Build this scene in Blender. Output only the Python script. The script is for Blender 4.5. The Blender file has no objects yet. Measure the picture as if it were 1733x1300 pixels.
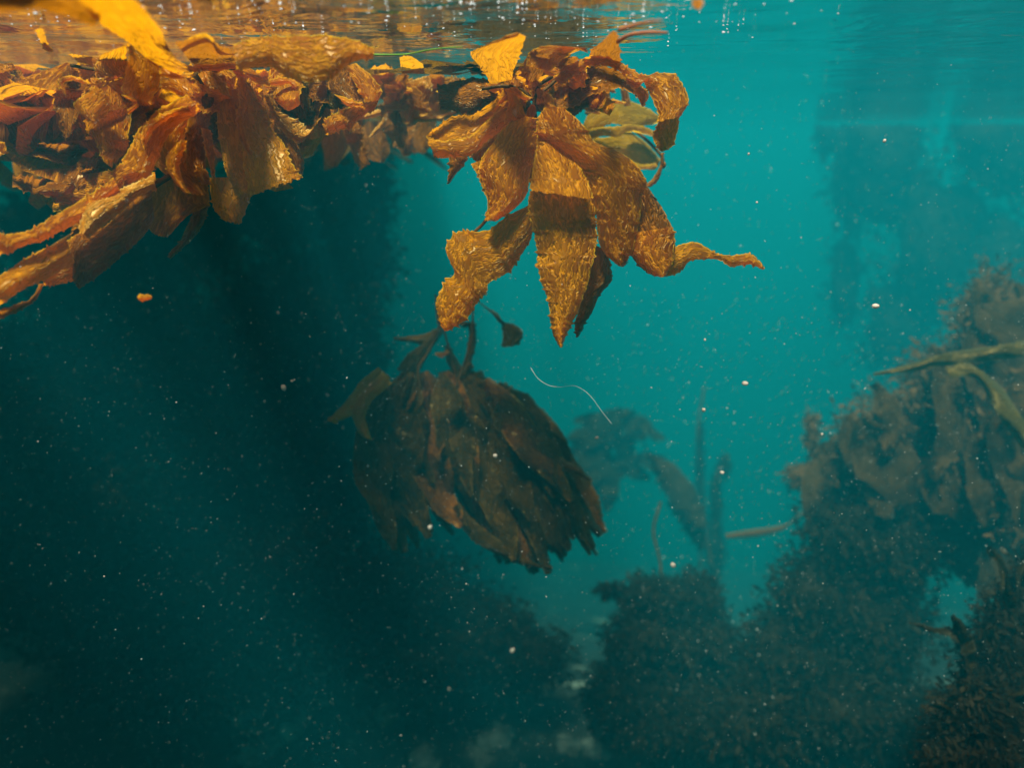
import bpy, math, random
from mathutils import Vector, noise
random.seed(7)
SC = bpy.context.scene
COL = SC.collection
R = math.radians

# ------------------------------------------------------------------ camera
PITCH = R(20.0)
CAMZ = -0.17
FPX = 1150.0                       # focal length in photo pixels (1733 wide)
cd = bpy.data.cameras.new("camera")
cam = bpy.data.objects.new("camera", cd); COL.objects.link(cam)
cam.location = (0, 0, CAMZ)
cam.rotation_euler = (R(90) - PITCH, 0, 0)
cd.sensor_width = 36.0
cd.lens = 36.0 * FPX / 1733.0
cd.clip_start = 0.02; cd.clip_end = 400
cd.dof.use_dof = True
cd.dof.focus_distance = 1.25
cd.dof.aperture_fstop = 1.5
SC.camera = cam

# ------------------------------------------------------------------ light
SUN_EL, SUN_AZ = R(70), R(200)      # azimuth: direction the sun stands in, clockwise from +Y
w = bpy.data.worlds.new("World"); SC.world = w; w.use_nodes = True
nt = w.node_tree; nt.nodes.clear()
sky = nt.nodes.new("ShaderNodeTexSky"); sky.sky_type = 'NISHITA'; sky.sun_disc = False
sky.sun_elevation = SUN_EL; sky.sun_rotation = SUN_AZ
bg = nt.nodes.new("ShaderNodeBackground"); bg.inputs[1].default_value = 0.09
wo = nt.nodes.new("ShaderNodeOutputWorld")
nt.links.new(sky.outputs[0], bg.inputs[0]); nt.links.new(bg.outputs[0], wo.inputs[0])
sd = bpy.data.lights.new("sun", 'SUN'); sd.energy = 5.0; sd.angle = R(11.0); sd.color = (1.0, 0.94, 0.84)
sun = bpy.data.objects.new("sun", sd); COL.objects.link(sun)
sdir = Vector((math.sin(SUN_AZ) * math.cos(SUN_EL), math.cos(SUN_AZ) * math.cos(SUN_EL), math.sin(SUN_EL)))
sun.rotation_euler = sdir.to_track_quat('Z', 'Y').to_euler()
SC.view_settings.view_transform = 'Standard'; SC.view_settings.look = 'None'
SC.view_settings.exposure = 0.97; SC.view_settings.gamma = 1.0
SC.render.engine = 'CYCLES'
cy = SC.cycles
cy.max_bounces = 10; cy.diffuse_bounces = 3; cy.glossy_bounces = 3; cy.transmission_bounces = 4
cy.volume_bounces = 1; cy.transparent_max_bounces = 24
cy.caustics_reflective = False; cy.caustics_refractive = False
cy.sample_clamp_indirect = 4.0
cy.use_denoising = True
try: cy.denoiser = 'OPENIMAGEDENOISE'
except Exception: pass

# ------------------------------------------------------------------ helpers
SP, CP = math.sin(PITCH), math.cos(PITCH)
CLIP = -0.022
def P(px, py, d, clip=True):
    a = (px - 866.5) / FPX; b = (650.0 - py) / FPX
    rz = -SP + b * CP
    if clip and CAMZ + d * rz > CLIP and rz > 0:
        d = (CLIP - CAMZ - .012 * (1 - math.exp(-(CAMZ + d * rz - CLIP) / .03))) / rz   # bends down just under the surface
    return Vector((d * a, d * (CP + b * SP), CAMZ + d * rz))

def tag(o, label=None, cat=None, group=None, kind=None):
    if label: o["label"] = label
    if cat: o["category"] = cat
    if group: o["group"] = group
    if kind: o["kind"] = kind
    return o
def link_mesh(name, verts, faces, mat, parent=None, uvs=None, smooth=True, edge=None):
    me = bpy.data.meshes.new(name)
    me.from_pydata([tuple(v) for v in verts], [], faces)
    if uvs is not None:
        lay = me.uv_layers.new(name="UVMap")
        buf = [0.0] * (2 * len(me.loops))
        for i, l in enumerate(me.loops):
            u = uvs[l.vertex_index]; buf[2 * i] = u[0]; buf[2 * i + 1] = u[1]
        lay.data.foreach_set("uv", buf)
    if edge is not None:
        at = me.attributes.new('margin', 'FLOAT', 'POINT'); at.data.foreach_set('value', edge)
    if smooth: me.polygons.foreach_set("use_smooth", [True] * len(me.polygons))
    me.materials.append(mat); me.update()
    o = bpy.data.objects.new(name, me); COL.objects.link(o)
    if parent: o.parent = parent; o.matrix_parent_inverse = parent.matrix_world.inverted()
    return o
def thing(name, loc, label, cat, group=None):
    o = bpy.data.objects.new(name, None); COL.objects.link(o)
    o.location = loc; o.empty_display_size = 0.05
    o.matrix_world.translation = loc
    tag(o, label, cat, group)
    return o
def catmull(rows, n):
    m = len(rows); out = []
    for i in range(n):
        t = i / (n - 1) * (m - 1); k = min(int(t), m - 2); f = t - k
        p1, p2 = rows[k], rows[k + 1]
        p0 = rows[k - 1] if k > 0 else [2 * a - b for a, b in zip(p1, p2)]
        p3 = rows[k + 2] if k + 2 < m else [2 * b - a for a, b in zip(p1, p2)]
        out.append([0.5 * (2 * b + (c - a) * f + (2 * a - 5 * b + 4 * c - d) * f * f + (3 * b - a - 3 * c + d) * f ** 3)
                    for a, b, c, d in zip(p0, p1, p2, p3)])
    return out

# ------------------------------------------------------------------ materials
def nmat(name):
    m = bpy.data.materials.new(name); m.use_nodes = True
    t = m.node_tree; t.nodes.clear()
    o = t.nodes.new("ShaderNodeOutputMaterial")
    return m, t, o
def kelp_mat(name, dark, light, trans, tw=0.35, rough=0.30, bump=0.85, wr=1.0, spec=0.42):
    m, t, out = nmat(name); N = t.nodes.new; L = t.links.new
    uv = N("ShaderNodeUVMap"); mp = N("ShaderNodeMapping"); L(uv.outputs[0], mp.inputs[0])
    mp.inputs['Scale'].default_value = (1.0, 0.27, 1.0)
    n1 = N("ShaderNodeTexNoise"); n1.inputs['Scale'].default_value = 120 * wr; n1.inputs['Detail'].default_value = 2.5
    n1.inputs['Distortion'].default_value = 0.35; L(mp.outputs[0], n1.inputs[0])
    # ridged wrinkles: |n - .5|
    s = N("ShaderNodeMath"); s.operation = 'SUBTRACT'; s.inputs[1].default_value = 0.5; L(n1.outputs[0], s.inputs[0])
    a = N("ShaderNodeMath"); a.operation = 'ABSOLUTE'; L(s.outputs[0], a.inputs[0])
    rg = N("ShaderNodeMapRange"); rg.inputs[1].default_value = 0.0; rg.inputs[2].default_value = 0.085; rg.inputs[3].default_value = 1.0; rg.inputs[4].default_value = 0.0; L(a.outputs[0], rg.inputs[0])
    oi = N("ShaderNodeObjectInfo"); gm = N("ShaderNodeTexCoord")
    n2 = N("ShaderNodeTexNoise"); n2.inputs['Scale'].default_value = 16; n2.inputs['Detail'].default_value = 5; L(gm.outputs['Object'], n2.inputs[0])
    n3 = N("ShaderNodeTexNoise"); n3.inputs['Scale'].default_value = 260; n3.inputs['Detail'].default_value = 2; L(gm.outputs['Object'], n3.inputs[0])
    mx = N("ShaderNodeMath"); mx.operation = 'MULTIPLY_ADD'; mx.inputs[1].default_value = 0.85; L(rg.outputs[0], mx.inputs[0]);  # wrinkle crests painted lighter, as golden highlights
    ad = N("ShaderNodeMath"); ad.operation = 'MULTIPLY_ADD'; ad.inputs[1].default_value = 0.42; L(oi.outputs['Random'], ad.inputs[0]); L(n2.outputs[0], ad.inputs[2])
    sb = N("ShaderNodeMath"); sb.operation = 'SUBTRACT'; sb.inputs[1].default_value = 0.56; L(ad.outputs[0], sb.inputs[0]); L(sb.outputs[0], mx.inputs[2])
    cr = N("ShaderNodeMixRGB"); cr.inputs[1].default_value = (*dark, 1); cr.inputs[2].default_value = (*light, 1); L(mx.outputs[0], cr.inputs[0])
    # lighter speckle, sunlit highlights painted into the colour
    sp = N("ShaderNodeMapRange"); sp.inputs[1].default_value = 0.70; sp.inputs[2].default_value = 0.78; sp.inputs[4].default_value = 0.25; L(n3.outputs[0], sp.inputs[0])
    c2 = N("ShaderNodeMixRGB"); L(sp.outputs[0], c2.inputs[0]); L(cr.outputs[0], c2.inputs[1]); c2.inputs[2].default_value = (min(1, light[0] * 1.4), light[1] * 1.6, light[2] * 2.5 + .03, 1)
    at = N("ShaderNodeAttribute"); at.attribute_name = 'margin'
    am = N("ShaderNodeMath"); am.operation = 'MULTIPLY'; am.inputs[1].default_value = 0.75; L(at.outputs['Fac'], am.inputs[0])
    c3 = N("ShaderNodeMixRGB"); L(am.outputs[0], c3.inputs[0]); L(c2.outputs[0], c3.inputs[1]); c3.inputs[2].default_value = (min(1, light[0] * 1.35), light[1] * 1.7, light[2] * 3 + .01, 1)
    bp = N("ShaderNodeBump"); bp.inputs['Strength'].default_value = bump; bp.inputs['Distance'].default_value = 0.006; L(rg.outputs[0], bp.inputs['Height'])
    b2 = N("ShaderNodeBump"); b2.inputs['Strength'].default_value = 0.1; b2.inputs['Distance'].default_value = 0.003; L(n3.outputs[0], b2.inputs['Height']); L(bp.outputs[0], b2.inputs['Normal'])
    pr = N("ShaderNodeBsdfPrincipled"); L(c3.outputs[0], pr.inputs['Base Color']); pr.inputs['Roughness'].default_value = rough
    pr.inputs['Specular IOR Level'].default_value = spec; pr.inputs['Specular Tint'].default_value = (1.0, 0.72, 0.25, 1); L(b2.outputs[0], pr.inputs['Normal'])
    tr = N("ShaderNodeBsdfTranslucent"); tr.inputs[0].default_value = (*trans, 1); L(b2.outputs[0], tr.inputs['Normal'])
    ms = N("ShaderNodeMixShader"); ms.inputs[0].default_value = tw; L(pr.outputs[0], ms.inputs[1]); L(tr.outputs[0], ms.inputs[2])
    L(ms.outputs[0], out.inputs[0])
    return m
GOLD = kelp_mat("golden_kelp", (0.17, 0.042, 0.0003), (0.93, 0.37, 0.003), (0.95, 0.38, 0.001), 0.55)
BRIGHT = kelp_mat("bright_golden_kelp", (0.38, 0.11, 0.001), (0.92, 0.38, 0.005), (0.95, 0.42, 0.002), 0.5)
BROWN = kelp_mat("brown_kelp", (0.12, 0.036, 0.0005), (0.50, 0.17, 0.002), (0.54, 0.18, 0.001), 0.45)
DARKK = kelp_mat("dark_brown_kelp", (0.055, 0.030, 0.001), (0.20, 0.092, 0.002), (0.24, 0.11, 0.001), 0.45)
OLIVE = kelp_mat("olive_kelp", (0.30, 0.15, 0.001), (0.62, 0.33, 0.004), (0.80, 0.46, 0.003), 0.6, bump=0.6)
DULL = kelp_mat("dull_olive_kelp", (0.06, 0.038, 0.005), (0.13, 0.09, 0.014), (0.16, 0.11, 0.01), 0.35, bump=0.25)
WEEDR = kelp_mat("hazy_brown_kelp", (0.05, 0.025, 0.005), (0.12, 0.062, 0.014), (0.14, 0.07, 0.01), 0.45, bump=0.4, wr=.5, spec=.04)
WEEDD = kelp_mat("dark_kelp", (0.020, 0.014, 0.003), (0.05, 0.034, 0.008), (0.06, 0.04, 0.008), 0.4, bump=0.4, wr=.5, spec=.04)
PALE = kelp_mat("pale_tan_kelp", (0.42, 0.16, 0.006), (0.80, 0.42, 0.06), (0.7, 0.28, 0.01), 0.35)
def simple_mat(name, c1, c2, scale=20, rough=0.7, trans=0.0, bump=0.0):
    m, t, out = nmat(name); N = t.nodes.new; L = t.links.new
    tc = N("ShaderNodeTexCoord"); n = N("ShaderNodeTexNoise"); n.inputs['Scale'].default_value = scale; n.inputs['Detail'].default_value = 5
    L(tc.outputs['Object'], n.inputs[0])
    rg = N("ShaderNodeMapRange"); rg.inputs[1].default_value = 0.35; rg.inputs[2].default_value = 0.65; L(n.outputs[0], rg.inputs[0])
    c = N("ShaderNodeMixRGB"); c.inputs[1].default_value = (*c1, 1); c.inputs[2].default_value = (*c2, 1); L(rg.outputs[0], c.inputs[0])
    pr = N("ShaderNodeBsdfPrincipled"); pr.inputs['Roughness'].default_value = rough; pr.inputs['Specular IOR Level'].default_value = 0.05; L(c.outputs[0], pr.inputs['Base Color'])
    if bump:
        b = N("ShaderNodeBump"); b.inputs['Strength'].default_value = bump; b.inputs['Distance'].default_value = 0.03; L(n.outputs[0], b.inputs['Height']); L(b.outputs[0], pr.inputs['Normal'])
    if trans:
        tr = N("ShaderNodeBsdfTranslucent"); L(c.outputs[0], tr.inputs[0])
        ms = N("ShaderNodeMixShader"); ms.inputs[0].default_value = trans; L(pr.outputs[0], ms.inputs[1]); L(tr.outputs[0], ms.inputs[2]); L(ms.outputs[0], out.inputs[0])
    else: L(pr.outputs[0], out.inputs[0])
    return m
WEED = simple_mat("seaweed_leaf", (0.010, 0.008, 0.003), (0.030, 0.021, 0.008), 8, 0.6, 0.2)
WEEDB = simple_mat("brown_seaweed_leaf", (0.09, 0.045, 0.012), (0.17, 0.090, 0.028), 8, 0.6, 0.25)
STEM = simple_mat("kelp_stem", (0.06, 0.028, 0.004), (0.12, 0.055, 0.008), 30, 0.5)
FLECK = simple_mat("pale_fleck", (0.62, 0.48, 0.36), (0.85, 0.75, 0.62), 200, 0.8, 0.3)
SNOW = simple_mat("plankton", (0.62, 0.64, 0.56), (0.85, 0.85, 0.76), 60, 0.6, 0.3)
BUBBLE = simple_mat("bubble_glint", (0.85, 0.87, 0.88), (0.95, 0.95, 0.95), 60, 0.12)  # white body colour stands in for the sun's glint on each bubble
ROCK = simple_mat("reef_rock", (0.06, 0.075, 0.05), (0.42, 0.46, 0.36), 7, 0.9, 0, 0.6)
ROCKD = simple_mat("dark_reef_rock", (0.03, 0.03, 0.02), (0.12, 0.12, 0.08), 5, 0.9, 0, 0.6)

# ------------------------------------------------------------------ setting: water, seabed
def grid(name, x0, x1, y0, y1, nx, ny, zf, mat, smooth=True):
    vs, fs = [], []
    for j in range(ny + 1):
        for i in range(nx + 1):
            x = x0(i / nx); y = y0(j / ny)
            vs.append((x, y, zf(x, y)))
    for j in range(ny):
        for i in range(nx):
            a = j * (nx + 1) + i
            fs.append((a, a + 1, a + nx + 2, a + nx + 1))
    return link_mesh(name, vs, fs, mat, None, None, smooth)
def spread(lo, hi, p=3.0, c=0.0):
    # denser near c
    def f(t):
        s = 2 * t - 1
        v = abs(s) ** p
        return c + (v * (hi - c) if s > 0 else -v * (c - lo))
    return f
m, t, out = nmat("water_surface"); N = t.nodes.new; L = t.links.new
fr = N("ShaderNodeFresnel"); fr.inputs[0].default_value = 1.333
tp = N("ShaderNodeBsdfTransparent"); gl = N("ShaderNodeBsdfGlossy"); gl.inputs['Roughness'].default_value = 0.06
gl.inputs['Color'].default_value = (0.96, 0.97, 0.97, 1)
tc = N("ShaderNodeTexCoord"); mp = N("ShaderNodeMapping"); mp.inputs['Scale'].default_value = (1.0, 1.4, 1.0); L(tc.outputs['Object'], mp.inputs[0])
n = N("ShaderNodeTexNoise"); n.inputs['Scale'].default_value = 4.5; n.inputs['Detail'].default_value = 4.5; n.inputs['Distortion'].default_value = 0.6; L(mp.outputs[0], n.inputs[0])
bp = N("ShaderNodeBump"); bp.inputs['Strength'].default_value = 0.7; bp.inputs['Distance'].default_value = 0.02; L(n.outputs[0], bp.inputs['Height']); L(bp.outputs[0], gl.inputs['Normal'])
ms = N("ShaderNodeMixShader"); L(fr.outputs[0], ms.inputs[0]); L(tp.outputs[0], ms.inputs[1]); L(gl.outputs[0], ms.inputs[2]); L(ms.outputs[0], out.inputs[0])
WATER = m
def wave(x, y):
    z = 0.010 * noise.noise(Vector((x * 1.1, y * 2.2, 0.3))) + 0.005 * noise.noise(Vector((x * 3.0 + 5, y * 6.0, 1.7)))
    z += 0.0016 * noise.noise(Vector((x * 9, y * 20, 3.1)))
    return z
tag(grid("water_surface", spread(-60, 60, 3.2), None, spread(-30, 90, 3.2, 1.4), None, 220, 260, wave, WATER), kind="structure")

def bed(x, y):
    z = -3.2 - .6 * max(0, min(y, 24) - 2.9) + 0.35 * noise.noise(Vector((x * 0.35, y * 0.35, 8))) + 0.16 * noise.noise(Vector((x * 1.1, y * 1.1, 2)))
    z += 0.06 * noise.noise(Vector((x * 3.3, y * 3.3, 5)))+ 0.025 * noise.noise(Vector((x * 9, y * 9, 5)))
    return z
m, t, out = nmat("seabed"); N = t.nodes.new; L = t.links.new
tc = N("ShaderNodeTexCoord"); n = N("ShaderNodeTexNoise"); n.inputs['Scale'].default_value = 2.6; n.inputs['Detail'].default_value = 8; n.inputs['Roughness'].default_value = 0.65
L(tc.outputs['Object'], n.inputs[0])
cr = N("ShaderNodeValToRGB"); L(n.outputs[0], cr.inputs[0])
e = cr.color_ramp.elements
e[0].position = 0.47; e[0].color = (0.02, 0.022, 0.014, 1); e[1].position = 0.74; e[1].color = (0.62, 0.66, 0.48, 1)  # pale tone raised to stand in for sunlight missing on the patches
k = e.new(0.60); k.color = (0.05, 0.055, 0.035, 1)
bp = N("ShaderNodeBump"); bp.inputs['Strength'].default_value = 0.8; bp.inputs['Distance'].default_value = 0.05; L(n.outputs[0], bp.inputs['Height'])
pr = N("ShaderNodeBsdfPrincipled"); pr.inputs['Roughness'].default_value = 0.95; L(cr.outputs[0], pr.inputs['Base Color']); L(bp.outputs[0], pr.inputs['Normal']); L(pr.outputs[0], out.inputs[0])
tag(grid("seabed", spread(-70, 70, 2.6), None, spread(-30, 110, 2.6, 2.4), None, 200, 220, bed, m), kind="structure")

# haze: the murk of the water, one closed box
HB = (-75, 75, -32, 115, -19.5, 0.12)
x0, x1, y0, y1, z0, z1 = HB
vs = [(x, y, z) for z in (z0, z1) for y in (y0, y1) for x in (x0, x1)]
fs = [(0, 2, 3, 1), (4, 5, 7, 6), (0, 1, 5, 4), (2, 6, 7, 3), (0, 4, 6, 2), (1, 3, 7, 5)]
m, t, out = nmat("haze"); pv = t.nodes.new("ShaderNodeVolumePrincipled")
SCAT = (0.001, 0.054, 0.064); ABSO = (0.18, 0.088, 0.096); DEN = 0.5     # per metre
pv.inputs['Density'].default_value = DEN
pv.inputs['Color'].default_value = (*[c / DEN for c in SCAT], 1)
pv.inputs['Absorption Color'].default_value = (*[max(0.0, 1 - a / (DEN - c)) ** 2 for c, a in zip(SCAT, ABSO)], 1)
pv.inputs['Anisotropy'].default_value = 0.0
t.links.new(pv.outputs[0], out.inputs['Volume'])
hz = link_mesh("haze", vs, fs, m, None, None, False)
tag(hz, kind="stuff")
hz.display_type = 'WIRE'

# ------------------------------------------------------------------ kelp blades
def blade(parent, rows, d, mat=None, bulge=0.02, tilt=0.0, ruf=0.006, tooth=1.0, name="blade", seed=None, label=None, wrinkle=0.0016):
    """rows: (left x, left y, right x, right y[, depth offset left, right]) in photo pixels; d: depth in metres (start, end)"""
    global CLIP
    mat = mat or GOLD
    rr = random.Random(seed if seed is not None else random.random())
    CLIP = -.020 - .022 * rr.random()
    if not isinstance(d, tuple): d = (d, d)
    full = []
    for i, r_ in enumerate(rows):
        f = i / (len(rows) - 1); dd = d[0] + (d[1] - d[0]) * f
        dl = r_[4] if len(r_) > 4 else 0.0; dr = r_[5] if len(r_) > 5 else dl
        full.append([r_[0], r_[1], r_[2], r_[3], dd + dl - tilt / 2, dd + dr + tilt / 2])
    length = sum(math.hypot((a[0] + a[2] - b[0] - b[2]) / 2, (a[1] + a[3] - b[1] - b[3]) / 2) for a, b in zip(full, full[1:]))
    wid = max(math.hypot(r_[0] - r_[2], r_[1] - r_[3]) for r_ in full)
    nr = int(max(8, min(150, length / 2.6))); nc = int(max(5, min(46, wid / 3.0)))
    rs = catmull(full, nr)
    mpp = (d[0] + d[1]) / 2 / FPX
    vs, uvs, eg = [], [], []
    ph = rr.uniform(0, 50); fr1 = rr.uniform(0.035, 0.06)
    acc = 0
    for i, q in enumerate(rs):
        if i: acc += math.hypot((q[0] + q[2] - rs[i - 1][0] - rs[i - 1][2]) / 2, (q[1] + q[3] - rs[i - 1][1] - rs[i - 1][3]) / 2)
        wpx = math.hypot(q[0] - q[2], q[1] - q[3])
        ux, uy = ((q[2] - q[0]) / wpx, (q[3] - q[1]) / wpx) if wpx > 0.01 else (1, 0)
        jl = tooth * (rr.gauss(0, 0.7) + (rr.uniform(2, 5) if rr.random() < 0.10 else 0) + 3.0 * noise.noise((acc * 0.03, ph, 1)))
        jr = tooth * (rr.gauss(0, 0.7) + (rr.uniform(2, 5) if rr.random() < 0.10 else 0) + 3.0 * noise.noise((acc * 0.03, ph, 7)))
        jl = max(min(jl, wpx * .3), -wpx * .3); jr = max(min(jr, wpx * .3), -wpx * .3)
        lx, ly, rx, ry = q[0] - ux * jl, q[1] - uy * jl, q[2] + ux * jr, q[3] + uy * jr
        endf = min(1, i / 4, (nr - 1 - i) / 3)
        for j in range(nc + 1):
            tt = j / nc; s = 2 * tt - 1
            x = lx + (rx - lx) * tt; y = ly + (ry - ly) * tt
            if wpx * mpp > 0.02 and i >= nr - 2:      # ragged tip
                y += rr.uniform(-2, 2) * tooth; x += rr.uniform(-2, 2) * tooth
            dep = q[4] + (q[5] - q[4]) * tt
            dep -= bulge * (1 - s * s)
            dep += ruf * abs(s) ** 1.6 * math.sin(acc * fr1 + ph + (1.7 if s > 0 else 0)) + ruf * 0.9 * noise.noise((x * 0.02 + ph, y * 0.02, ph))
            dep += wrinkle * noise.noise(((tt - .5) * wid * 0.13 + ph, acc * 0.06, ph)) * endf
            eg.append(max(0.0, 1 - (1 - abs(s)) * wpx / 5.0)); vs.append(P(x, y, dep)); uvs.append(((tt - .5) * wpx * mpp + ph, acc * mpp))
    fs = []
    for i in range(nr - 1):
        for j in range(nc):
            a = i * (nc + 1) + j
            fs.append((a, a + 1, a + nc + 2, a + nc + 1))
    o = link_mesh(name, vs, fs, mat, parent, uvs, True, eg)
    if label: o["label"] = label
    return o
def tube(parent, pts, d, r, mat=STEM, name="stem", ns=7, taper=1.0):
    """pts: (px, py[, depth offset]); r in metres"""
    full = [[p[0], p[1], d + (p[2] if len(p) > 2 else 0)] for p in pts]
    n = max(6, int(sum(math.hypot(a[0] - b[0], a[1] - b[1]) for a, b in zip(full, full[1:])) / 5))
    rs = [P(*q) for q in catmull(full, n)]
    vs, fs = [], []
    for i, c in enumerate(rs):
        tdir = (rs[min(i + 1, n - 1)] - rs[max(i - 1, 0)]).normalized()
        u = tdir.cross(Vector((0.2, 1, 0.1))).normalized(); v = tdir.cross(u)
        rad = r * (1 + (taper - 1) * i / (n - 1)) * (1 + 0.15 * noise.noise((i * 0.4, r * 999, 0)))
        for k in range(ns):
            a = 2 * math.pi * k / ns
            vs.append(c + (u * math.cos(a) + v * math.sin(a)) * rad)
    for i in range(n - 1):
        for k in range(ns):
            fs.append((i * ns + k, i * ns + (k + 1) % ns, (i + 1) * ns + (k + 1) % ns, (i + 1) * ns + k))
    fs.append(tuple(range(ns))[::-1]); fs.append(tuple((n - 1) * ns + k for k in range(ns)))
    return link_mesh(name, vs, fs, mat, parent)
def bladder(parent, px, py, d, r, stretch=1.7, ang=0.3, mat=GOLD):
    c = P(px, py, d); vs, fs = [], []
    nu, nv = 10, 8
    for j in range(nv + 1):
        b = math.pi * j / nv
        for i in range(nu):
            a = 2 * math.pi * i / nu
            x, y, z = math.sin(b) * math.cos(a) * r, math.sin(b) * math.sin(a) * r, math.cos(b) * r * stretch
            vs.append(c + Vector((x * math.cos(ang) + z * math.sin(ang), y, -x * math.sin(ang) + z * math.cos(ang))))
    for j in range(nv):
        for i in range(nu):
            fs.append((j * nu + i, j * nu + (i + 1) % nu, (j + 1) * nu + (i + 1) % nu, (j + 1) * nu + i))
    return link_mesh("float_bladder", vs, fs, mat, parent, [(v[0], v[2]) for v in vs])

def ribbon(parent, x, y, ang, length, width, d, mat, seed, curl=1.0):
    # a free blade that wanders in the current: narrow base, broad ruffled middle, torn end
    rr = random.Random(seed); rows = []; n = 7; a = ang
    y = max(y, 650 - FPX * (.135 / d + SP) / CP + 4)          # keep the root under the surface
    wf = [.2, .7, 1.0, 1.0, .85, .7, rr.uniform(.15, .6)]
    dz = 0
    for i in range(n):
        wv = width * wf[i] * rr.uniform(.85, 1.1) / 2
        tw = rr.uniform(-.28, .28)
        nx, ny = math.cos(a + math.pi / 2 + tw), math.sin(a + math.pi / 2 + tw)
        p, q = (x + nx * wv, y + ny * wv), (x - nx * wv, y - ny * wv)
        rows.append((*q, *p, dz + rr.uniform(-.02, .02), dz + rr.uniform(-.02, .02)))
        x += math.cos(a) * length / (n - 1); y += math.sin(a) * length / (n - 1)
        a += rr.uniform(-.35, .35) * curl; dz += rr.uniform(-.03, .03)
    return blade(parent, rows, d, mat, bulge=rr.uniform(-.03, .03), ruf=.025, tooth=1.2, seed=seed)
# ------------------------------------------------------------------ the orange kelp in front
K = thing("giant_kelp", P(890, 150, 1.22), "large golden orange kelp plant hanging alone in front of bright turquoise water", "kelp")
b = lambda rows, d, mat=GOLD, **kw: blade(K, rows, d, mat, **kw)
# front blade, upper flap folding over, then its long lower half
b([(915,222,932,222),(908,250,952,250),(901,285,978,278),(897,308,994,305),(900,322,1006,338,-.012,-.004)], (1.17,1.13), bulge=.022, seed=1)
b([(903,312,968,312,.015),(896,330,1003,336),(895,362,1008,372),(902,395,1011,400),(909,428,1007,432),(914,470,996,472),(925,497,988,500),(930,535,972,540),(937,565,958,567),(948,588,951,588)], (1.17,1.16), bulge=.022, seed=2)
# big right blade
b([(922,180,955,181),(910,205,985,208),(909,230,1006,238),(928,245,1050,257),(955,265,1080,283),(983,292,1094,308),(999,330,1088,330),(1010,372,1080,380),(1013,407,1072,416),(1024,430,1064,438),(1046,450,1056,452)], (1.15,1.19), bulge=.035, seed=3)
b([(1078,300,1098,318),(1080,330,1118,348),(1076,372,1134,376),(1070,405,1142,402),(1068,432,1141,430),(1096,460,1138,446),(1118,468,1128,468)], (1.215,1.20), bulge=.018, mat=BROWN, seed=4)
b([(1078,392,1138,384),(1072,412,1143,402),(1068,430,1141,425),(1097,460,1138,446),(1119,469,1127,468)], (1.192,1.185), bulge=.018, seed=41)
b([(1132,430,1128,468),(1150,414,1147,461),(1182,411,1168,443),(1209,427,1196,438),(1224,431,1220,441),(1247,430,1241,450),(1270,430,1268,448),(1286,442,1287,455),(1294,454,1291,457)], (1.23,1.25), bulge=.01, ruf=.008, seed=5)
# lower left torn blade
b([(898,345,905,385),(868,360,890,420),(832,384,868,452),(800,392,842,470),(772,394,828,478),(754,416,822,492),(760,440,815,505),(768,462,805,516),(748,487,798,528),(738,512,788,542),(743,536,770,554),(747,553,752,560)], (1.21,1.17), bulge=.02, seed=6, tooth=1.3)
# left middle blade with a curled edge
b([(885,196,912,200),(865,206,910,212),(842,230,910,236),(818,262,903,270),(812,290,896,300),(822,325,890,330),(828,350,872,352),(822,372,842,374)], (1.19,1.17), bulge=.03, seed=7)
b([(797,277,845,258),(806,292,840,285),(815,312,845,315),(824,340,852,340),(820,373,842,373)], (1.175,1.16), bulge=-.012, mat=GOLD, seed=8)
b([(903,228,922,228),(892,262,922,262),(888,290,912,295),(899,312,903,313)], 1.26, BROWN, seed=9)
# blades sweeping left
b([(862,142,868,172),(840,168,850,192),(815,186,825,206),(788,194,795,235),(760,198,764,240),(740,215,740,240),(721,231,723,233)], (1.24,1.20), bulge=-.015, seed=10)
b([(870,165,880,190),(840,190,855,215),(815,212,822,240),(790,233,800,262),(760,238,775,266),(738,236,738,267),(721,230,736,266)], (1.23,1.19), bulge=.012, seed=11)
b([(757,258,792,258),(760,282,785,280),(759,298,768,297),(757,311,760,311)], 1.29, BROWN, seed=12)
b([(852,160,903,160),(830,195,880,208),(805,232,850,250),(790,262,815,278)], 1.29, BROWN, bulge=.02, seed=13)
b([(862,135,868,152),(830,134,848,176),(795,130,815,190),(775,145,780,192)], (1.30,1.32), BROWN, seed=14)
b([(740,145,745,185),(775,135,780,190),(800,138,810,185),(840,150,845,170)], (1.36,1.30), BROWN, seed=15)
# upward blades touching the surface
b([(830,142,866,134),(814,116,872,112),(798,90,880,92),(820,76,888,66),(874,53,888,60)], (1.22,.98), bulge=.02, seed=16)
b([(996,100,1050,108),(1004,82,1049,90),(1024,64,1047,68),(1038,51,1045,54)], (1.22,.99), BROWN, bulge=.015, seed=17)
b([(890,110,930,120),(895,88,960,95),(930,76,990,80),(985,84,996,90)], (1.14,1.12), GOLD, seed=18)
b([(880,128,905,140),(888,100,925,112),(905,82,935,98)], (1.2,1.12), BROWN, seed=19)
b([(930,135,960,130),(935,110,970,108),(950,92,985,98)], (1.22,1.2), BROWN, seed=20)
b([(912,100,925,98),(918,118,940,112),(935,128,958,118),(952,112,966,108)], 1.19, GOLD, seed=21, ruf=.015)
b([(893,98,905,95),(890,120,905,122),(897,142,915,140),(908,150,925,146)], 1.2, GOLD, seed=22, ruf=.015)
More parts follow.
